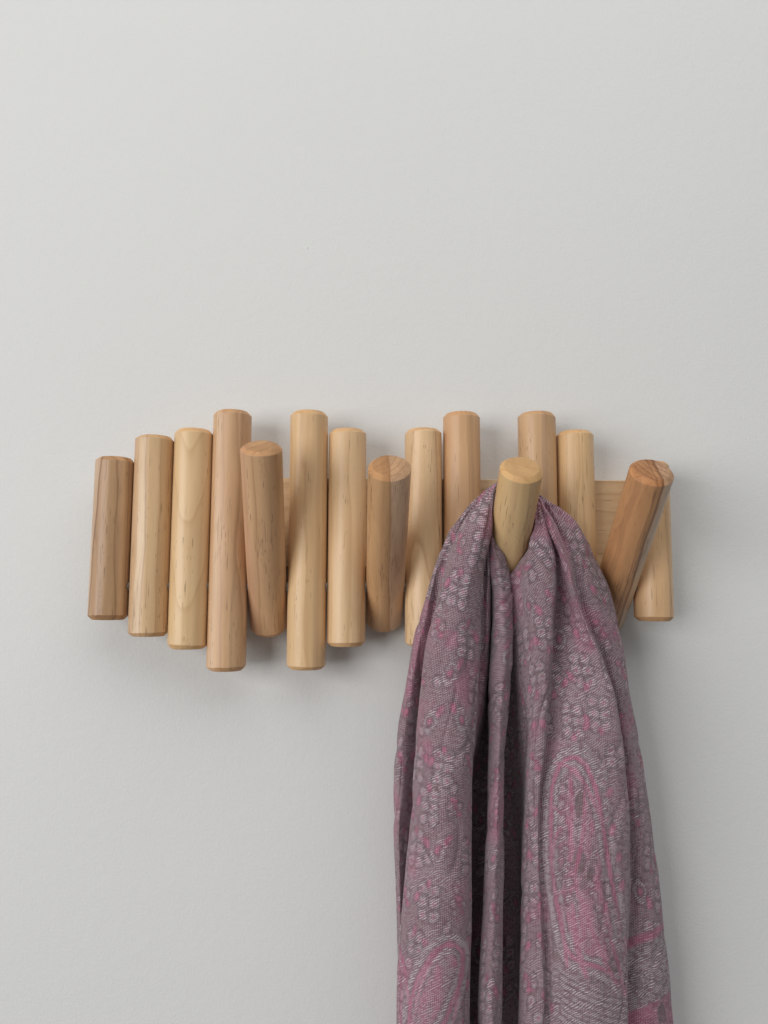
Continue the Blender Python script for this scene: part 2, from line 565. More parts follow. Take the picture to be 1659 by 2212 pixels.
def pchip(xk, yk, x):
    xk, yk = np.asarray(xk, float), np.asarray(yk, float)
    h = np.diff(xk)
    dl = np.diff(yk) / h
    m = np.zeros_like(yk)
    for i in range(1, len(xk) - 1):
        if dl[i - 1] * dl[i] > 0:
            w1, w2 = 2 * h[i] + h[i - 1], h[i] + 2 * h[i - 1]
            m[i] = (w1 + w2) / (w1 / dl[i - 1] + w2 / dl[i])
    m[0], m[-1] = dl[0], dl[-1]
    i = np.clip(np.searchsorted(xk, x) - 1, 0, len(h) - 1)
    s = np.clip((x - xk[i]) / h[i], 0, 1)
    return ((1 + 2 * s) * (1 - s) ** 2 * yk[i] + s * (1 - s) ** 2 * h[i] * m[i] + s * s * (3 - 2 * s) * yk[i + 1] + s * s * (s - 1) * h[i] * m[i + 1])


YEND = 2330.0
LEFT = [
    # 0 hidden selvage behind the narrow fold
    [(1068, 1140, -36), (1084, 1200, -32), (1100, 1260, -28), (1106, 1400, -20), (1090, 1600, -4), (1082, 1750, 6), (1078, 1900, 8), (1074, 2330, 8)],
    # 1 narrow fold, right edge
    [(1063, 1132, -46), (1075, 1175, -50), (1093, 1217, -48), (1098, 1250, -46), (1102, 1320, -45), (1106, 1447, -46), (1098, 1527, -46), (1091, 1607, -46), (1088, 1720, -48), (1087, 1850, -50), (1084, 1967, -51), (1083, 2087, -51), (1082, 2330, -51)],
    # 2 narrow fold, crown
    [(1062, 1124, -50), (1066, 1175, -54), (1079, 1220, -54), (1085, 1280, -54), (1087, 1380, -54), (1085, 1480, -54), (1079, 1560, -55), (1076, 1687, -58), (1071, 1850, -61), (1066, 1967, -62), (1062, 2087, -62), (1058, 2330, -62)],
    # 3 narrow fold, left edge
    [(1062, 1117, -51), (1062, 1165, -52), (1063, 1209, -50), (1067, 1269, -46), (1066, 1347, -44), (1062, 1447, -42), (1060, 1527, -43), (1059, 1607, -44), (1057, 1687, -46), (1049, 1850, -48), (1045, 1967, -49), (1039, 2087, -49), (1033, 2330, -49)],
    # 4 deep gap
    [(1062, 1109, -50), (1060, 1160, -47), (1060, 1215, -42), (1062, 1275, -34), (1060, 1350, -22), (1058, 1450, -8), (1055, 1550, 4), (1052, 1687, 14), (1045, 1850, 20), (1041, 1967, 22), (1036, 2087, 22), (1030, 2330, 22)],
    # 5 secondary fold beside the gap
    [(1062, 1101, -53), (1057, 1160, -52), (1054, 1239, -49), (1054, 1329, -44), (1051, 1400, -40), (1047, 1500, -30), (1035, 1600, -14), (1018, 1700, 4), (1008, 1850, 12), (1006, 1967, 14), (1004, 2087, 14), (998, 2330, 14)],
    # 6 crease between it and the broad panel
    [(1063, 1092, -54), (1056, 1150, -51), (1049, 1225, -46), (1044, 1310, -43), (1041, 1400, -40), (1037, 1500, -37), (1027, 1600, -32), (1013, 1700, -24), (1006, 1850, -20), (1005, 1967, -19), (1003, 2087, -19), (997, 2330, -19)],
    # 7 broad panel, right ridge
    [(1065, 1074, -59), (1062, 1112, -60), (1057, 1150, -60), (1045, 1225, -58), (1039, 1300, -56), (1035, 1400, -56), (1029, 1490, -56), (1025, 1540, -58), (1020, 1607, -60), (1015, 1700, -61), (1014, 1850, -61), (1014, 1967, -61), (1012, 2087, -61), (1006, 2330, -61)],
    # 8 broad panel, crown
    [(1067, 1060, -59), (1050, 1110, -64), (1026, 1180, -68), (1005, 1260, -69), (990, 1350, -69), (980, 1450, -68), (970, 1560, -70), (960, 1687, -72), (952, 1850, -73), (944, 1967, -73), (938, 2087, -73), (930, 2330, -73)],
    # 9 broad panel, left ridge
    [(1069, 1051, -57), (1036, 1092, -59), (998, 1155, -60), (966, 1240, -59), (940, 1320, -58), (922, 1390, -56), (911, 1487, -55), (897, 1647, -53), (888, 1767, -51), (873, 1927, -50), (866, 2007, -50), (861, 2090, -50), (858, 2330, -50)],
    # 10 crease behind it
    [(1071, 1046, -51), (1034, 1084, -49), (992, 1144, -45), (958, 1225, -40), (938, 1310, -36), (925, 1390, -32), (915, 1487, -28), (902, 1647, -25), (894, 1767, -22), (880, 1927, -21), (874, 2007, -20), (870, 2090, -20), (868, 2330, -20)],
    # 11 edge flap
    [(1072, 1042, -47), (1036, 1076, -46), (990, 1130, -44), (950, 1205, -42), (926, 1300, -41), (906, 1387, -40), (886, 1500, -38), (871, 1600, -36), (864, 1700, -34), (862, 1830, -33), (864, 1950, -33), (865, 2050, -33), (864, 2330, -33)],
    # 12 left outline
    [(1074, 1038, -43), (1040, 1070, -40), (1000, 1110, -37), (960, 1165, -34), (935, 1240, -32), (919, 1295, -31), (890, 1400, -29), (873, 1500, -26), (858, 1585, -23), (852, 1660, -20), (850, 1720, -18), (851, 1800, -16), (856, 1900, -15), (858, 2000, -14), (861, 2080, -14), (859, 2330, -14)],
    # 13 far edge behind
    [(1075, 1050, -33), (1050, 1090, -25), (1020, 1130, -22), (985, 1190, -21), (965, 1270, -21), (945, 1400, -20), (930, 1500, -10), (915, 1620, 0), (910, 1800, 8), (910, 2000, 12), (910, 2330, 14)],
]
RIGHT = [
    [(1150, 1162, -34), (1138, 1195, -26), (1114, 1230, -22), (1098, 1270, -20), (1088, 1400, -14), (1072, 1600, 14), (1068, 1800, 24), (1066, 2000, 26), (1066, 2330, 27)],
    # 1 inner wall of the right half
    [(1149, 1152, -42), (1137, 1188, -44), (1116, 1221, -43), (1101, 1256, -40), (1104, 1330, -36), (1108, 1420, -32), (1108, 1520, -16), (1106, 1607, -4), (1108, 1720, 6), (1112, 1850, 14), (1116, 1967, 16), (1115, 2087, 18), (1112, 2330, 18)],
    # 2
    [(1152, 1132, -47), (1146, 1170, -50), (1133, 1212, -51), (1122, 1260, -50), (1124, 1340, -47), (1130, 1430, -44), (1131, 1527, -36), (1130, 1607, -26), (1129, 1720, -14), (1127, 1850, -4), (1128, 1967, -2), (1126, 2087, -2), (1122, 2330, -2)],
    # 3 left ridge
    [(1158, 1098, -54), (1156, 1130, -57), (1151, 1164, -59), (1146, 1224, -60), (1149, 1300, -59), (1156, 1370, -58), (1159, 1447, -57), (1156, 1527, -55), (1150, 1607, -52), (1143, 1690, -49), (1134, 1850, -46), (1131, 1967, -45), (1128, 2087, -45), (1124, 2330, -45)],
    # 4 right rim of that fold
    [(1161, 1090, -55), (1169, 1125, -58), (1183, 1164, -60), (1199, 1218, -60), (1197, 1275, -59), (1191, 1335, -58), (1187, 1420, -57), (1183, 1491, -56), (1176, 1600, -55), (1163, 1727, -54), (1163, 1850, -54), (1168, 1967, -54), (1172, 2087, -54), (1174, 2330, -54)],
    # 5 valley
    [(1162, 1086, -52), (1172, 1118, -52), (1188, 1160, -51), (1206, 1215, -46), (1207, 1280, -41), (1202, 1350, -38), (1198, 1430, -38), (1193, 1510, -40), (1184, 1600, -43), (1170, 1727, -46), (1171, 1850, -48), (1177, 1967, -48), (1181, 2087, -48), (1183, 2330, -48)],
    # 6
    [(1163, 1084, -53), (1174, 1115, -54), (1190, 1157, -54), (1210, 1215, -50), (1220, 1280, -45), (1224, 1350, -42), (1230, 1430, -44), (1232, 1510, -48), (1226, 1600, -54), (1215, 1727, -59), (1216, 1850, -61), (1222, 1967, -62), (1226, 2087, -62), (1228, 2330, -62)],
    # 7
    [(1164, 1081, -54), (1175, 1111, -57), (1193, 1155, -59), (1216, 1215, -56), (1232, 1280, -52), (1246, 1350, -50), (1266, 1430, -52), (1280, 1510, -55), (1284, 1600, -59), (1282, 1727, -63), (1286, 1850, -65), (1290, 1967, -66), (1292, 2087, -66), (1294, 2330, -66)],
    # 8 long ridge
    [(1165, 1079, -54), (1178, 1108, -58), (1200, 1155, -62), (1224, 1210, -62), (1241, 1278, -61), (1262, 1340, -60), (1292, 1407, -60), (1321, 1487, -59), (1336, 1567, -58), (1345, 1627, -57), (1353, 1707, -56), (1359, 1827, -55), (1359, 1927, -54), (1356, 2007, -54), (1354, 2087, -54), (1353, 2330, -54)],
    # 9 crease behind the ridge
    [(1166, 1077, -48), (1182, 1104, -50), (1208, 1152, -52), (1232, 1210, -52), (1250, 1278, -50), (1270, 1340, -47), (1297, 1407, -44), (1323, 1487, -41), (1337, 1567, -38), (1345, 1627, -36), (1352, 1707, -34), (1357, 1827, -32), (1358, 1927, -31), (1356, 2007, -30), (1354, 2087, -30), (1353, 2330, -30)],
    # 10
    [(1166, 1074, -45), (1185, 1096, -47), (1216, 1135, -50), (1246, 1190, -51), (1268, 1250, -50), (1287, 1317, -48), (1308, 1390, -45), (1333, 1480, -42), (1348, 1567, -39), (1360, 1650, -37), (1371, 1740, -35), (1381, 1850, -34), (1387, 1950, -33), (1392, 2050, -33), (1396, 2150, -33), (1398, 2330, -33)],
    # 11
    [(1166, 1072, -42), (1187, 1090, -43), (1218, 1116, -44), (1250, 1150, -44), (1276, 1205, -43), (1298, 1262, -42), (1318, 1335, -40), (1339, 1420, -38), (1356, 1510, -36), (1372, 1610, -34), (1386, 1710, -32), (1399, 1810, -30), (1410, 1910, -29), (1422, 2020, -28), (1430, 2130, -28), (1434, 2330, -28)],
    # 12 right outline
    [(1165, 1070, -39), (1187, 1086, -37), (1217, 1107, -35), (1247, 1134, -33), (1267, 1163, -31), (1284, 1197, -30), (1300, 1235, -29), (1315, 1272, -28), (1328, 1320, -27), (1345, 1405, -25), (1361, 1507, -22), (1377, 1587, -20), (1389, 1667, -18), (1401, 1747, -16), (1413, 1827, -15), (1421, 1887, -14), (1429, 1967, -13), (1441, 2067, -12), (1447, 2127, -12), (1453, 2212, -12), (1458, 2330, -12)],
    # 13 far edge behind
    [(1162, 1082, -30), (1180, 1105, -24), (1205, 1135, -22), (1235, 1175, -21), (1258, 1235, -21), (1280, 1320, -21), (1300, 1450, -18), (1320, 1600, -6), (1345, 1800, 4), (1370, 2000, 9), (1380, 2330, 12)],
]
NC = len(LEFT)
CREST0, CREST1 = np.array([102.6, -30.0, 62.0]), np.array([101.5, -47.0, 97.0])
MROW = 60


def column_rows(keys):
    k = np.array(keys, float)
    s = np.linspace(0, 1, MROW)
    rows = k[0, 1] + (YEND - k[0, 1]) * (0.55 * s + 0.45 * s * s)
    return unproject(pchip(k[:, 1], k[:, 0], rows), rows, pchip(k[:, 1], k[:, 2], rows))


def catmull(pts, par, sub):
    """pts (n, m, 3) splined along axis 0, parameter par (n, m); sub samples per segment"""
    n = len(pts)
    out = []
    tang = np.zeros_like(pts)
    h = np.diff(par, axis=0)[..., None]
    dl = np.diff(pts, axis=0) / h
    tang[1:-1] = (dl[:-1] * h[1:] + dl[1:] * h[:-1]) / (h[1:] + h[:-1])
    tang[0], tang[-1] = dl[0], dl[-1]
    for i in range(n - 1):
        for j in range(sub[i]):
            s = j / sub[i]
            out.append((1 + 2 * s) * (1 - s) ** 2 * pts[i] + s * (1 - s) ** 2 * h[i] * tang[i] + s * s * (3 - 2 * s) * pts[i + 1] + s * s * (s - 1) * h[i] * tang[i + 1])
    out.append(pts[-1])
    return np.array(out)


def chord(p, axis=0, power=1.0):
    d = np.linalg.norm(np.diff(p, axis=axis), axis=-1) ** power + 1e-6
    z = np.zeros_like(np.take(d, [0], axis=axis))
    return np.concatenate([z, np.cumsum(d, axis=axis)], axis=axis)


cols = []
for k in range(NC):
    w = min(k, 12) / 12.0
    cr = CREST0 * (1 - w) + CREST1 * w
    if k == 13:
        cr = np.array([101.0, -30.0, 93.0])
    L = column_rows(LEFT[k])[::-1]
    R = column_rows(RIGHT[k])
    cols.append(np.concatenate([L, cr[None], R]))
cols = np.array(cols)                                     # (NC, 2*MROW+1, 3)
# spline along the length
nlen = cols.shape[1]
seglen = np.linalg.norm(np.diff(cols, axis=1), axis=-1).mean(0)
STEP = 1.15
subs = np.maximum(1, np.round(seglen / STEP).astype(int))
pl = np.transpose(cols, (1, 0, 2))
G = catmull(pl, chord(pl, 0, .5), subs)                   # (rows, NC, 3)
tt_len = catmull(np.arange(nlen, dtype=float)[:, None, None] * np.ones((1, 1, 1)), np.arange(nlen, dtype=float)[:, None], subs)[:, 0, 0]
# spline across the folds
pc = np.transpose(G, (1, 0, 2))                           # (NC, rows, 3)
mid = np.abs(tt_len - MROW) > 20
wid = np.linalg.norm(np.diff(pc[:, mid], axis=0), axis=-1).max(1)
subc = np.maximum(4, np.round(wid / STEP).astype(int))
S = catmull(pc, chord(pc, 0, .5), subc)                   # (ncross, rows, 3)
kap = np.concatenate([k + np.arange(subc[k]) / subc[k] for k in range(NC - 1)] + [[NC - 1.0]])
NX, NR = S.shape[:2]

# cloth coordinates in mm: arc length across the folds and along the fall
seg = np.linalg.norm(np.diff(S, axis=0), axis=-1)
cum = np.concatenate([np.zeros((1, NR)), np.cumsum(seg, 0)])
i0 = int(np.argmin(np.abs(tt_len - MROW)))
anchor = int(np.searchsorted(kap, 7.4))
U = cum - cum[anchor]
ker = np.hanning(41)
ker /= ker.sum()
Up = np.pad(U, ((0, 0), (20, 20)), mode='edge')
U = sum(Up[:, q:q + NR] * ker[q] for q in range(41))
rowlen = chord(G.mean(1))
along = rowlen - rowlen[i0]
V = np.repeat(along[None], NX, 0)
KAP = np.repeat(kap[:, None], NR, 1)


def vnoise(x, y, seed):
    """smooth value noise"""
    rng = np.random.RandomState(seed)
    tab = rng.uniform(-1, 1, (256, 256))
    xi, yi = np.floor(x).astype(int), np.floor(y).astype(int)
    fx, fy = x - xi, y - yi
    fx, fy = fx * fx * (3 - 2 * fx), fy * fy * (3 - 2 * fy)
    g = lambda a, b: tab[a % 256, b % 256]
    return (g(xi, yi) * (1 - fx) * (1 - fy) + g(xi + 1, yi) * fx * (1 - fy) + g(xi, yi + 1) * (1 - fx) * fy + g(xi + 1, yi + 1) * fx * fy)


def normals(S):
    a = np.gradient(S, axis=0)
    b = np.gradient(S, axis=1)
    n = np.cross(b, a)
    return n / (np.linalg.norm(n, axis=-1, keepdims=True) + 1e-9)


N = normals(S)
# soft secondary wrinkles: long and narrow, stronger where the cloth is gathered at the peg
A = np.abs(V)
env = 0.55 + 1.3 * np.exp(-A / 70.0)
wr = vnoise(U / 11.0, V / 75.0, 1) * .75 + vnoise(U / 5.5, V / 48.0, 2) * .42 + vnoise(U / 24.0, V / 60.0, 3) * 1.0
wr += .25 * vnoise(U / 9.0, V / 9.0, 4)
# gathers radiating from the peg: creased, not round
gath = np.abs(vnoise(KAP * 1.15, V / 50.0, 5)) * 2.6 - .8 + .7 * vnoise(KAP * 2.3, V / 36.0, 6)
crease = (1 - np.abs(vnoise(U / 17.0 + V / 90.0, V / 52.0, 8)) * 3.2).clip(0, 1) ** 2
S = S + N * (wr * env + gath * 2.3 * np.exp(-A / 80.0) * (1 - np.exp(-A / 9.0)) - crease * 1.3)[..., None]

# keep the cloth outside the peg, the dowels and the wall
th = math.radians(HOOKS[11][0])
ha = np.array([0, -math.sin(th), math.cos(th)])
for _ in range(2):
    rel = S - np.array([HOOKS[11][2], 0, 0])
    tax = rel @ ha
    rad = rel - tax[..., None] * ha
    rl = np.linalg.norm(rad, axis=-1)
    lim = HOOKS[11][1] + 1.0
    push = np.where((tax < 131) & (rl < lim), lim - rl, 0)
    S = S + rad / (rl[..., None] + 1e-6) * push[..., None]
    for i, (k, r, xt, xb) in SPEC.items():
        if i < 8:
            continue
        zin = (S[..., 2] < ZT[k] + 1) & (S[..., 2] > ZB[k] - 1)
        dx, dy = S[..., 0] - xt, S[..., 1]
        dd = np.hypot(dx, dy)
        lim = r + 1.0
        pu = np.where(zin & (np.abs(dx) < lim), np.minimum(0, -np.sqrt(np.maximum(lim ** 2 - dx ** 2, 0)) - dy), 0)
        S[..., 1] += pu
    S[..., 1] = np.minimum(S[..., 1], WALL_Y - 2)

# ---- the woven motifs, drawn on a flat cloth grid in mm and then looked up per vertex
GR = 0.7
gu = np.arange(U.min() - 6, U.max() + 6, GR)
gv = np.arange(V.min() - 6, V.max() + 6, GR)
VU, VV = U, V
U, V = np.meshgrid(gu, gv, indexing='ij')
pink = np.zeros(U.shape)
pale = np.zeros(U.shape)
dark = np.zeros(U.shape)
line = np.zeros(U.shape)
rng = np.random.RandomState(7)


def soft(d, w=.8):
    return np.clip(.5 - d / (2 * w), 0, 1)


def box(u0, u1, v0, v1):
    a = np.clip(((np.array([u0, u1]) - gu[0]) / GR).astype(int), 0, len(gu))
    b = np.clip(((np.array([v0, v1]) - gv[0]) / GR).astype(int), 0, len(gv))
    return slice(a[0], a[1] + 1), slice(b[0], b[1] + 1)


def window(u, v, rad):
    return box(u - rad, u + rad, v - rad, v + rad)


def stamp(arr, sl, m, amt=1.0, mode='max'):
    if mode == 'max':
        arr[sl] = np.maximum(arr[sl], m * amt)
    else:
        arr[sl] = arr[sl] * (1 - m * amt)


def leaf(u, v, lu, lv, ang, kind):
    sl = window(u, v, max(lu, lv) * 1.6)
    if U[sl].size == 0:
        return
    du, dv = U[sl] - u, V[sl] - v
    c, s = math.cos(ang), math.sin(ang)
    a, b = (du * c + dv * s), (-du * s + dv * c)
    wob = 1 + .18 * vnoise(du / 2.5 + u, dv / 2.5 + v, 11)
    bend = a + .12 * (b / lv) ** 2 * lu
    r = np.hypot(bend / lu, b / lv / np.where(b > 0, 1.15, .9)) * wob
    d = (r - 1) * min(lu, lv)
    if kind == 'pale':                                    # pale outline, hatched inside
        stamp(pale, sl, soft(d, .7), .85)
        stamp(line, sl, soft(np.abs(d - .8) - .7, .5), .7)
        stamp(line, sl, soft(np.abs(b - .3 * a) - .3, .5) * soft(d + 1, .5), .35)
        stamp(pink, sl, soft(d, .7), 1.0, 'cut')
        stamp(pink, sl, soft((r - .38) * min(lu, lv), .7), .55)
    elif kind == 'pink':
        stamp(pink, sl, soft(d, .8), .95)
        stamp(line, sl, soft(np.abs(d - .8) - .6, .5), .5)
        stamp(pale, sl, soft((r - .45) * min(lu, lv), .7), .5)
    elif kind == 'ring':
        stamp(pale, sl, soft(np.abs(d) - 1.1, .6), .9)
        stamp(dark, sl, soft(d + 1.6, .6), .5)
        stamp(line, sl, soft(np.abs(d - 1.6) - .6, .5), .6)
    elif kind == 'dark':
        stamp(dark, sl, soft(d, .7) * (.75 + .35 * vnoise(du / 1.7 + 9, dv / 1.7, 12)), .85)
        stamp(pale, sl, soft(d, .7), .8, 'cut')
        stamp(pink, sl, soft(d, .7), .9, 'cut')


def stroke(pts, width, arr, amt=1.0, cut=None):
    pts = np.array(pts, float)
    t = np.linspace(0, 1, 60)
    # quadratic / cubic through control points by Bezier
    from math import comb
    n = len(pts) - 1
    cv = sum(comb(n, k) * ((1 - t) ** (n - k) * t ** k)[:, None] * pts[k] for k in range(n + 1))
    lo, hi = cv.min(0) - width * 2, cv.max(0) + width * 2
    sl = box(lo[0], hi[0], lo[1], hi[1])
    if U[sl].size == 0:
        return
    d = np.full(U[sl].shape, 1e9)
    wv_ = width * (.35 + .65 * np.sin(np.pi * (.08 + .84 * t)))
    for (cu, cvv), w in zip(cv, wv_):
        d = np.minimum(d, np.hypot(U[sl] - cu, V[sl] - cvv) - w / 2)
    stamp(arr, sl, soft(d, .6), amt)


UA, UB, L0, L1 = gu[0], gu[-1], along[0], along[-1]
# sprays of small leaves in columns all over the cloth
pitch_u, pitch_v = 26.0, 35.0
for a in np.arange(math.floor(UA / pitch_u) - 1, UB / pitch_u + 1):
    for b in np.arange(math.floor(L0 / pitch_v) - 1, L1 / pitch_v + 1):
        u0 = a * pitch_u + 6 * vnoise(np.array(a * .7), np.array(b * .45), 21) + (pitch_u / 2 if int(b) % 2 else 0)
        v0 = b * pitch_v + rng.uniform(-4, 4)
        if u0 < UA - 20 or u0 > UB + 20:
            continue
        kind = rng.rand()
        flip = 1 if (int(a) + int(b)) % 2 else -1
        stroke([(u0, v0 - 16), (u0 + 4 * flip, v0 - 5), (u0 - 3 * flip, v0 + 6), (u0, v0 + 17)], 1.1, pale, .6)
        if kind < .55:
            for q in range(3):
                vv = v0 - 11 + q * 9.5
                leaf(u0 - 4.7 + rng.uniform(-.6, .6), vv, 3.9, 4.7, .25 * flip, 'pale')
                leaf(u0 + 4.7 + rng.uniform(-.6, .6), vv + 1.5, 3.9, 4.7, -.25 * flip, 'pale')
            leaf(u0, v0 + 13, 2.2, 3.4, 0, 'pink')
            leaf(u0 + 10.5 * flip, v0 + 4, 2.6, 4.2, .5 * flip, 'pink')
        elif kind < .8:
            for q in range(5):
                an = 6.283 * q / 5 + rng.uniform(0, .5)
                leaf(u0 + 4.6 * math.cos(an), v0 + 5.2 * math.sin(an), 2.5, 3.4, -an, 'pink' if q % 2 else 'pale')
            leaf(u0, v0, 2.0, 2.4, 0, 'pink')
            leaf(u0 + 2, v0 + 14, 2.8, 5.0, .2, 'pale')
        else:
            leaf(u0, v0, 4.6, 8.0, .35 * flip, 'ring')
            leaf(u0, v0 + 1, 1.8, 3.0, .3 * flip, 'pink')
            leaf(u0 + 9 * flip, v0 - 7, 3.0, 4.4, -.4 * flip, 'pale')
            leaf(u0 - 8 * flip, v0 + 9, 2.4, 4.6, .4 * flip, 'pink')
# broad drifts where pink weft dominates
drift = vnoise(U / 38.0, V / 46.0, 31) + .5 * vnoise(U / 15.0, V / 18.0, 32)
pink = np.maximum(pink, np.clip((drift - .25) * 1.1, 0, .42))
pale = np.maximum(pale, np.clip((vnoise(U / 20.0, V / 26.0, 33) - .15) * .7, 0, .3))
pale = np.maximum(pale, np.clip(.16 + .2 * vnoise(U / 9.0, V / 12.0, 34), 0, .4) * (V > 25))


# the large paisley end-border low on the right half
def at_row(k, row, side=1):
    """cloth coordinates of the point on fold line k at a surveyed row"""
    rr = np.array(RIGHT[k] if side > 0 else LEFT[k], float)
    p = unproject(pchip(rr[:, 1], rr[:, 0], np.array([row])), np.array([row]), pchip(rr[:, 1], rr[:, 2], np.array([row])))[0]
    j = int(np.searchsorted(kap, k))
    j = min(j, NX - 1)
    half = np.arange(NR) > i0 if side > 0 else np.arange(NR) < i0
    d = np.where(half, np.abs(S[j, :, 2] - p[2]), 1e9)
    jj = int(np.argmin(d))
    return VU[j, jj], along[jj]


def uv(kf, row, side=1):
    k0 = int(math.floor(kf))
    a = at_row(k0, row, side)
    b = at_row(min(k0 + 1, NC - 1), row, side)
    f = kf - k0
    return (a[0] * (1 - f) + b[0] * f, a[1] * (1 - f) + b[1] * f)


zone_u0, zone_v0 = uv(5.1, 1640)
zone_u1, zone_v1 = uv(8.0, 2230)
clear_m = soft(np.maximum(np.maximum(zone_u0 - U, U - zone_u1 - 3), zone_v0 + 10 * np.sin((U - zone_u0) / (zone_u1 - zone_u0 + 1) * 3.1) - V), 3.0)
clear_m *= (V > 0)
pink *= 1 - .75 * clear_m
pale *= 1 - .45 * clear_m
# field of the paisley
pale = np.maximum(pale, clear_m * (.22 + .25 * vnoise(U / 6.0, V / 9.0, 41)))


def S_(pts, w, arr, amt=1.0):
    stroke([uv(k, r) for k, r in pts], w, arr, amt)


bold = np.zeros_like(pink)


def paisley(keys, side=1):
    """a closed curled drop: pink outline, pale hatched rims inside and out, tinted field"""
    pts = np.array([uv(k, r, side) for k, r in keys])
    n = len(pts)
    cv = []
    for q in range(n):
        p0, p1, p2, p3 = pts[q - 1], pts[q], pts[(q + 1) % n], pts[(q + 2) % n]
        for t in np.linspace(0, 1, 7, endpoint=False):
            cv.append(.5 * (2 * p1 + (p2 - p0) * t + (2 * p0 - 5 * p1 + 4 * p2 - p3) * t * t + (3 * p1 - p0 - 3 * p2 + p3) * t ** 3))
    cv = np.array(cv)
    lo, hi = cv.min(0) - 14, cv.max(0) + 14
    sl = box(lo[0], hi[0], lo[1], hi[1])
    uu, vv_ = U[sl], V[sl]
    dist = np.full(uu.shape, 1e9)
    ins = np.zeros(uu.shape, bool)
    for a, c in zip(cv, np.roll(cv, -1, 0)):
        e = c - a
        t = np.clip(((uu - a[0]) * e[0] + (vv_ - a[1]) * e[1]) / (e @ e + 1e-9), 0, 1)
        dist = np.minimum(dist, np.hypot(uu - a[0] - t * e[0], vv_ - a[1] - t * e[1]))
        cond = (a[1] > vv_) != (c[1] > vv_)
        ins ^= cond & (uu < (c[0] - a[0]) * (vv_ - a[1]) / (c[1] - a[1] + 1e-9) + a[0])
    d = np.where(ins, -dist, dist)
    near = soft(d - 9, 1.5)
    pink[sl] *= 1 - near
    pale[sl] *= 1 - .8 * near
    line[sl] *= 1 - near
    dark[sl] *= 1 - near
    stamp(pale, sl, soft(np.abs(d - 5.6) - 2.6, .6), .95)
    stamp(line, sl, soft(np.abs(d - 8.9) - .5, .5), .6)
    stamp(line, sl, soft(np.abs(d - 2.6) - .4, .5), .5)
    stamp(bold, sl, soft(np.abs(d) - 1.7, .6), 1.0)
    stamp(line, sl, soft(np.abs(d + 2.5) - .4, .5), .5)
    stamp(pale, sl, soft(np.abs(d + 4.6) - 1.7, .6), .95)
    stamp(line, sl, soft(np.abs(d + 6.8) - .4, .5), .6)
    stamp(pink, sl, soft(d + 7.2, .6) * (.45 + .5 * vnoise(uu / 5.0, vv_ / 9.0, 61)), .9)
    stamp(pale, sl, soft(d + 7.2, .6), .30)


paisley([(5.45, 1770), (5.5, 1695), (5.9, 1645), (6.5, 1640), (7.0, 1690), (7.2, 1770), (7.35, 1870), (7.6, 1980), (7.85, 2080), (8.02, 2150),
         (7.55, 2115), (7.0, 2090), (6.4, 2078), (5.9, 2045), (5.6, 1965), (5.45, 1865)])
paisley([(7.2, 2085), (7.45, 2045), (7.9, 2050), (8.25, 2095), (8.5, 2160), (8.62, 2240), (8.6, 2320), (8.2, 2320), (7.9, 2240), (7.55, 2170)], -1)
for pts, w in [
    ([(5.5, 1650), (6.1, 1640), (6.9, 1690), (7.2, 1790)], 3.0),
    ([(6.2, 1665), (6.35, 1760), (6.1, 1850), (6.2, 1960)], 4.2),
    ([(5.6, 1745), (6.0, 1755), (6.2, 1770), (6.25, 1790)], 4.5),
    ([(6.7, 1700), (6.75, 1790), (6.5, 1840), (6.3, 1900)], 3.4),
    ([(5.6, 1935), (6.0, 1930), (6.2, 1900), (6.2, 1860)], 3.2),
    ([(6.3, 1900), (6.5, 1960), (6.8, 1990), (6.9, 2040)], 3.6),
    ([(6.2, 1940), (6.25, 2010), (6.35, 2070), (6.6, 2110)], 4.6),
    ([(5.8, 1960), (5.85, 2020), (5.9, 2060), (6.0, 2090)], 3.4),
    ([(7.0, 1930), (7.2, 2000), (7.5, 2060), (7.95, 2150)], 4.2),
    ([(6.75, 1980), (7.0, 2060), (7.4, 2110), (7.9, 2160)], 3.6),
    ([(7.95, 2020), (7.9, 2060), (7.95, 2100), (7.98, 2140)], 3.6),
    ([(5.5, 1880), (5.5, 1800), (5.9, 1780), (6.05, 1800)], 2.6),
]:
    S_(pts, w * 1.3 + 3.2, pale, .9)
    S_(pts, w * 1.1, bold, 1.0)
for k, r, lu, lv, an in [(6.55, 1735, 4.2, 10, .1), (6.5, 1860, 5.0, 11, .05), (6.85, 1885, 3.2, 7, .2), (7.55, 2075, 4.6, 9, .1), (6.3, 1700, 2.0, 6, 0)]:
    uu, vv_ = uv(k, r)
    leaf(uu, vv_, lu, lv, an, 'dark')
    leaf(uu, vv_, lu + 1.4, lv + 1.6, an, 'ring')
for k, r in [(7.35, 1770), (7.5, 1830), (7.3, 1690), (7.6, 1890)]:
    uu, vv_ = uv(k, r)
    leaf(uu, vv_, 3.4, 5.0, .2, 'pale')
    leaf(uu + 4, vv_ + 8, 2.6, 4.5, .3, 'pink')
pink = np.maximum(pink, bold * .8)
pale *= 1 - .35 * bold
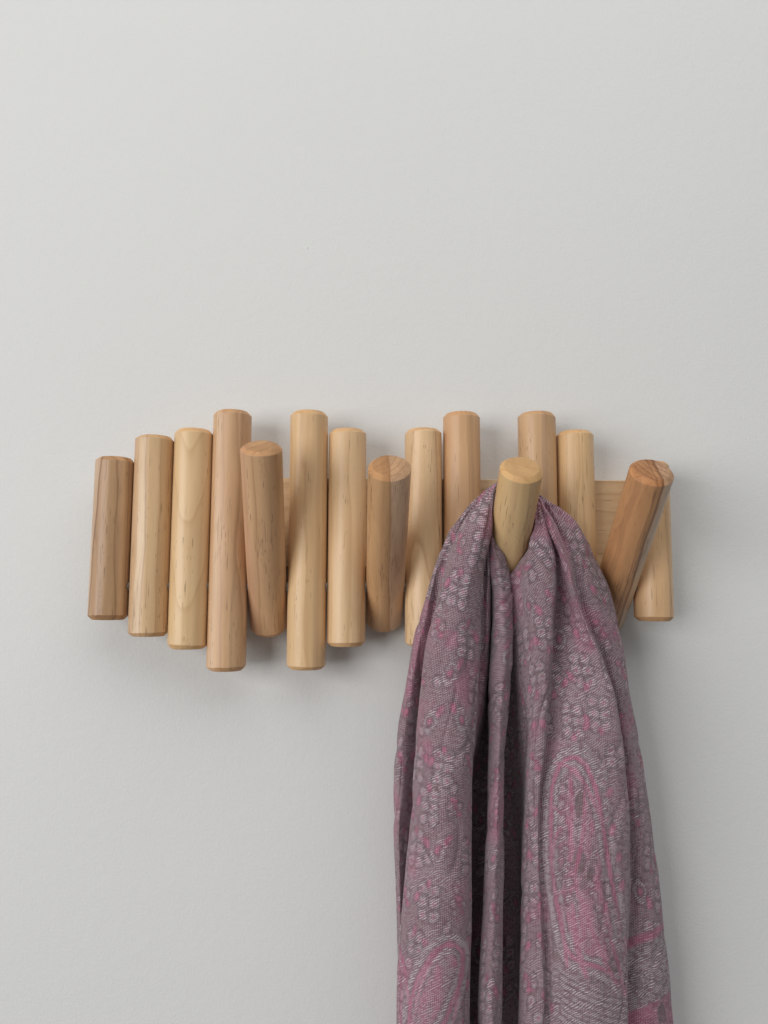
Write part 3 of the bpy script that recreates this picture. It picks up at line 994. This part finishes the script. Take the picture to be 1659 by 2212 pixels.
# pale arcs echoing the head of the paisley and scallops along its long edge
for q in range(5):
    o_ = 9 * (q + 1)
    arc_pts = [uv(5.55, 1640 - o_ * .9), uv(6.3, 1612 - o_), uv(7.15 + q * .05, 1672 - o_ * .6), uv(min(7.55 + q * .12, 8), 1800)]
    stroke(arc_pts, 2.2, pale, .95)
    stroke([(a_ + 1.7, b_ - 1.7) for a_, b_ in arc_pts], 1.0, line, .6)
for t_ in np.linspace(0, 1, 11):
    k_ = 7.02 + .93 * t_
    r_ = 1900 + 250 * t_
    uu, vv_ = uv(k_, r_)
    leaf(uu + 5.5, vv_ - 2, 3.0, 4.4, -.6, 'pale')
    leaf(uu - 5.5, vv_ + 3, 2.2, 3.2, -.6, 'pale')
for t_ in np.linspace(0, 1, 9):
    uu, vv_ = uv(6.3 - .1 * math.sin(t_ * 5), 1670 + 270 * t_)
    leaf(uu - 6, vv_, 2.4, 4.0, .5, 'pale')
for k_, r_ in [(5.75, 1830), (5.8, 1870), (5.75, 1910), (5.9, 1800)]:
    uu, vv_ = uv(k_, r_)
    leaf(uu, vv_, 5.0, 6.0, .2, 'ring')
# curved ribs of the plain ground under the paisley
ub0, vb0 = uv(5.5, 2085)
ub1, vb1 = uv(8.0, 2150)
xr = np.clip((U - ub0) / (ub1 - ub0), 0, 1)
arc = vb0 + (vb1 - vb0) * (1 - (1 - xr) ** 2)
rib_zone = soft(arc - V, 2.0) * soft(ub0 - 4 - U, 1.5) * soft(U - ub1 - 1, 1.5) * (V > 0)
rib = .5 + .5 * np.cos((V - arc) / 5.2 * 6.283)
pink *= 1 - rib_zone
line = np.maximum(line * (1 - rib_zone), rib_zone * np.clip((.2 - rib) * 5, 0, .35))
pale = pale * (1 - rib_zone) + rib_zone * np.where(rib > .25, .8, .35)
dark = np.maximum(dark * (1 - rib_zone), rib_zone * np.clip((.25 - rib) * 3, 0, .5))
# border at the right edge: pink line, grey ground, pink ground
e0, f0 = uv(9.2, 2030)
e1, f1 = uv(12.0, 1985)
lin = f0 + (f1 - f0) * (U - e0) / (e1 - e0)
inside = soft(e0 - 6 - U, 1.5) * (V > 0)
stripe = soft(np.abs(V - lin - 2) - 3.6, .8) * inside
grey = soft(lin + 6 - V, .8) * soft(V - lin - 54, .8) * inside
low = soft(lin + 54 - V, .8) * inside
pink = np.maximum(pink * (1 - grey), np.maximum(stripe * .85, low * .7))
pale = np.maximum(pale * (1 - .7 * stripe) * (1 - .6 * low), grey * .8)
for k, r in [(11.0, 2190), (11.9, 2140), (12.4, 2190)]:
    uu, vv_ = uv(k, r)
    leaf(uu, vv_, 6, 8, .2, 'dark')
    leaf(uu, vv_, 7.2, 9.4, .2, 'ring')
# sweeping stems low on the left half
for pts, w in [([(9.0, 2040), (8.8, 2080), (8.55, 2140), (8.5, 2230)], 3.0), ([(7.6, 2030), (8.0, 2060), (8.4, 2110), (8.45, 2230)], 2.6),
               ([(7.2, 2050), (7.4, 2090), (7.3, 2150), (7.5, 2220)], 3.0), ([(8.9, 2090), (8.85, 2140), (8.8, 2190), (8.9, 2230)], 3.2)]:
    stroke([uv(k, r, -1) for k, r in pts], w, pink, .9)
    stroke([(a + 3.5, b) for a, b in [uv(k, r, -1) for k, r in pts]], w * .8, pale, .8)

# look the drawing up at the cloth's own coordinates, with uneven woven edges
wu = VU + .5 * vnoise(VU / 2.6, VV / 2.2, 51) + .35 * vnoise(VU / 1.3, VV / 1.4, 53)
wv2 = VV + .5 * vnoise(VU / 2.4, VV / 2.6, 52)
fu = np.clip((wu - gu[0]) / GR, 0, len(gu) - 1.01)
fv = np.clip((wv2 - gv[0]) / GR, 0, len(gv) - 1.01)
iu, iv = fu.astype(int), fv.astype(int)
fu, fv = fu - iu, fv - iv


def look(a):
    return (a[iu, iv] * (1 - fu) * (1 - fv) + a[iu + 1, iv] * fu * (1 - fv) + a[iu, iv + 1] * (1 - fu) * fv + a[iu + 1, iv + 1] * fu * fv)


pink, pale, dark, line = look(pink), look(pale), look(dark), look(line)
U, V = VU, VV
me = bpy.data.meshes.new('scarf')
nv = NX * NR
ii = np.arange(nv).reshape(NX, NR)
quads = np.stack([ii[:-1, :-1], ii[:-1, 1:], ii[1:, 1:], ii[1:, :-1]], -1).reshape(-1, 4)
me.vertices.add(nv)
me.vertices.foreach_set('co', (S.reshape(-1, 3) * MM).astype(np.float32).ravel())
me.loops.add(quads.size)
me.loops.foreach_set('vertex_index', quads.astype(np.int32).ravel())
me.polygons.add(len(quads))
me.polygons.foreach_set('loop_start', np.arange(0, quads.size, 4, dtype=np.int32))
me.polygons.foreach_set('use_smooth', np.ones(len(quads), dtype=bool))
me.update(calc_edges=True)
ca = me.color_attributes.new('motif', 'FLOAT_COLOR', 'POINT')
ca.data.foreach_set('color', np.stack([pink, pale, dark, line], -1).astype(np.float32).ravel())
wa = me.attributes.new('weave', 'FLOAT_VECTOR', 'POINT')
wa.data.foreach_set('vector', np.stack([U, V, np.zeros_like(U)], -1).astype(np.float32).ravel())
me.materials.append(scarf_material())
me.validate()
scarf = bpy.data.objects.new('scarf', me)
COL.objects.link(scarf)
tag(scarf, 'mauve and pink paisley woven scarf hanging in folds from a wooden peg', 'scarf')
print('scarf grid', NX, NR, 'cloth', gu[0], gu[-1], 'length', L0, L1)

# ---- loose fibres standing off the cloth, and a few stray thread ends
Nf = normals(S)
rf = np.random.RandomState(3)
fv_, ff_ = [], []


def fibre(p0, d0, ln, bend, width):
    base = len(fv_)
    side = np.cross(d0, np.array([.3, -.9, .2]))
    side /= np.linalg.norm(side) + 1e-9
    for q in range(5):
        t = q / 4
        p = p0 + d0 * ln * t + bend * ln * t * t
        w = width * (1 - .6 * t)
        fv_.append((p - side * w) * MM)
        fv_.append((p + side * w) * MM)
    for q in range(4):
        a = base + 2 * q
        ff_.append((a, a + 1, a + 3, a + 2))


for _ in range(9000):
    a, c = rf.randint(2, NX - 2), rf.randint(2, NR - 2)
    n = Nf[a, c] * rf.choice([-1, 1])
    d = n * rf.uniform(.25, .9) + rf.normal(0, .55, 3)
    d /= np.linalg.norm(d)
    fibre(S[a, c], d, rf.uniform(.8, 2.6), rf.normal(0, .45, 3), .035)
for k_, r_, dx in [(3, 1863, -1), (3, 2065, -1), (12, 1840, 1), (3, 1500, 1), (7, 1985, 1)]:
    sd = -1 if k_ != 12 else 1
    kk = int(np.searchsorted(kap, k_))
    rr = np.array(RIGHT[k_] if sd > 0 else LEFT[k_], float)
    zz = unproject(pchip(rr[:, 1], rr[:, 0], np.array([r_])), np.array([r_]), -40.0)[0, 2]
    half = np.arange(NR) > i0 if sd > 0 else np.arange(NR) < i0
    jj = int(np.argmin(np.where(half, np.abs(S[kk, :, 2] - zz), 1e9)))
    for q in range(2):
        fibre(S[kk, jj + q], np.array([dx * .8, -.5, rf.uniform(-.4, .4)]), rf.uniform(5, 8), np.array([-dx * .7, .1, rf.uniform(-.9, .3)]), .06)
fib_mat = plain_material('thread_fibre', (.46, .38, .41), .9)
fuzz = mesh_obj('fuzz', fv_, ff_, [fib_mat], scarf)
fuzz['kind'] = 'stuff'
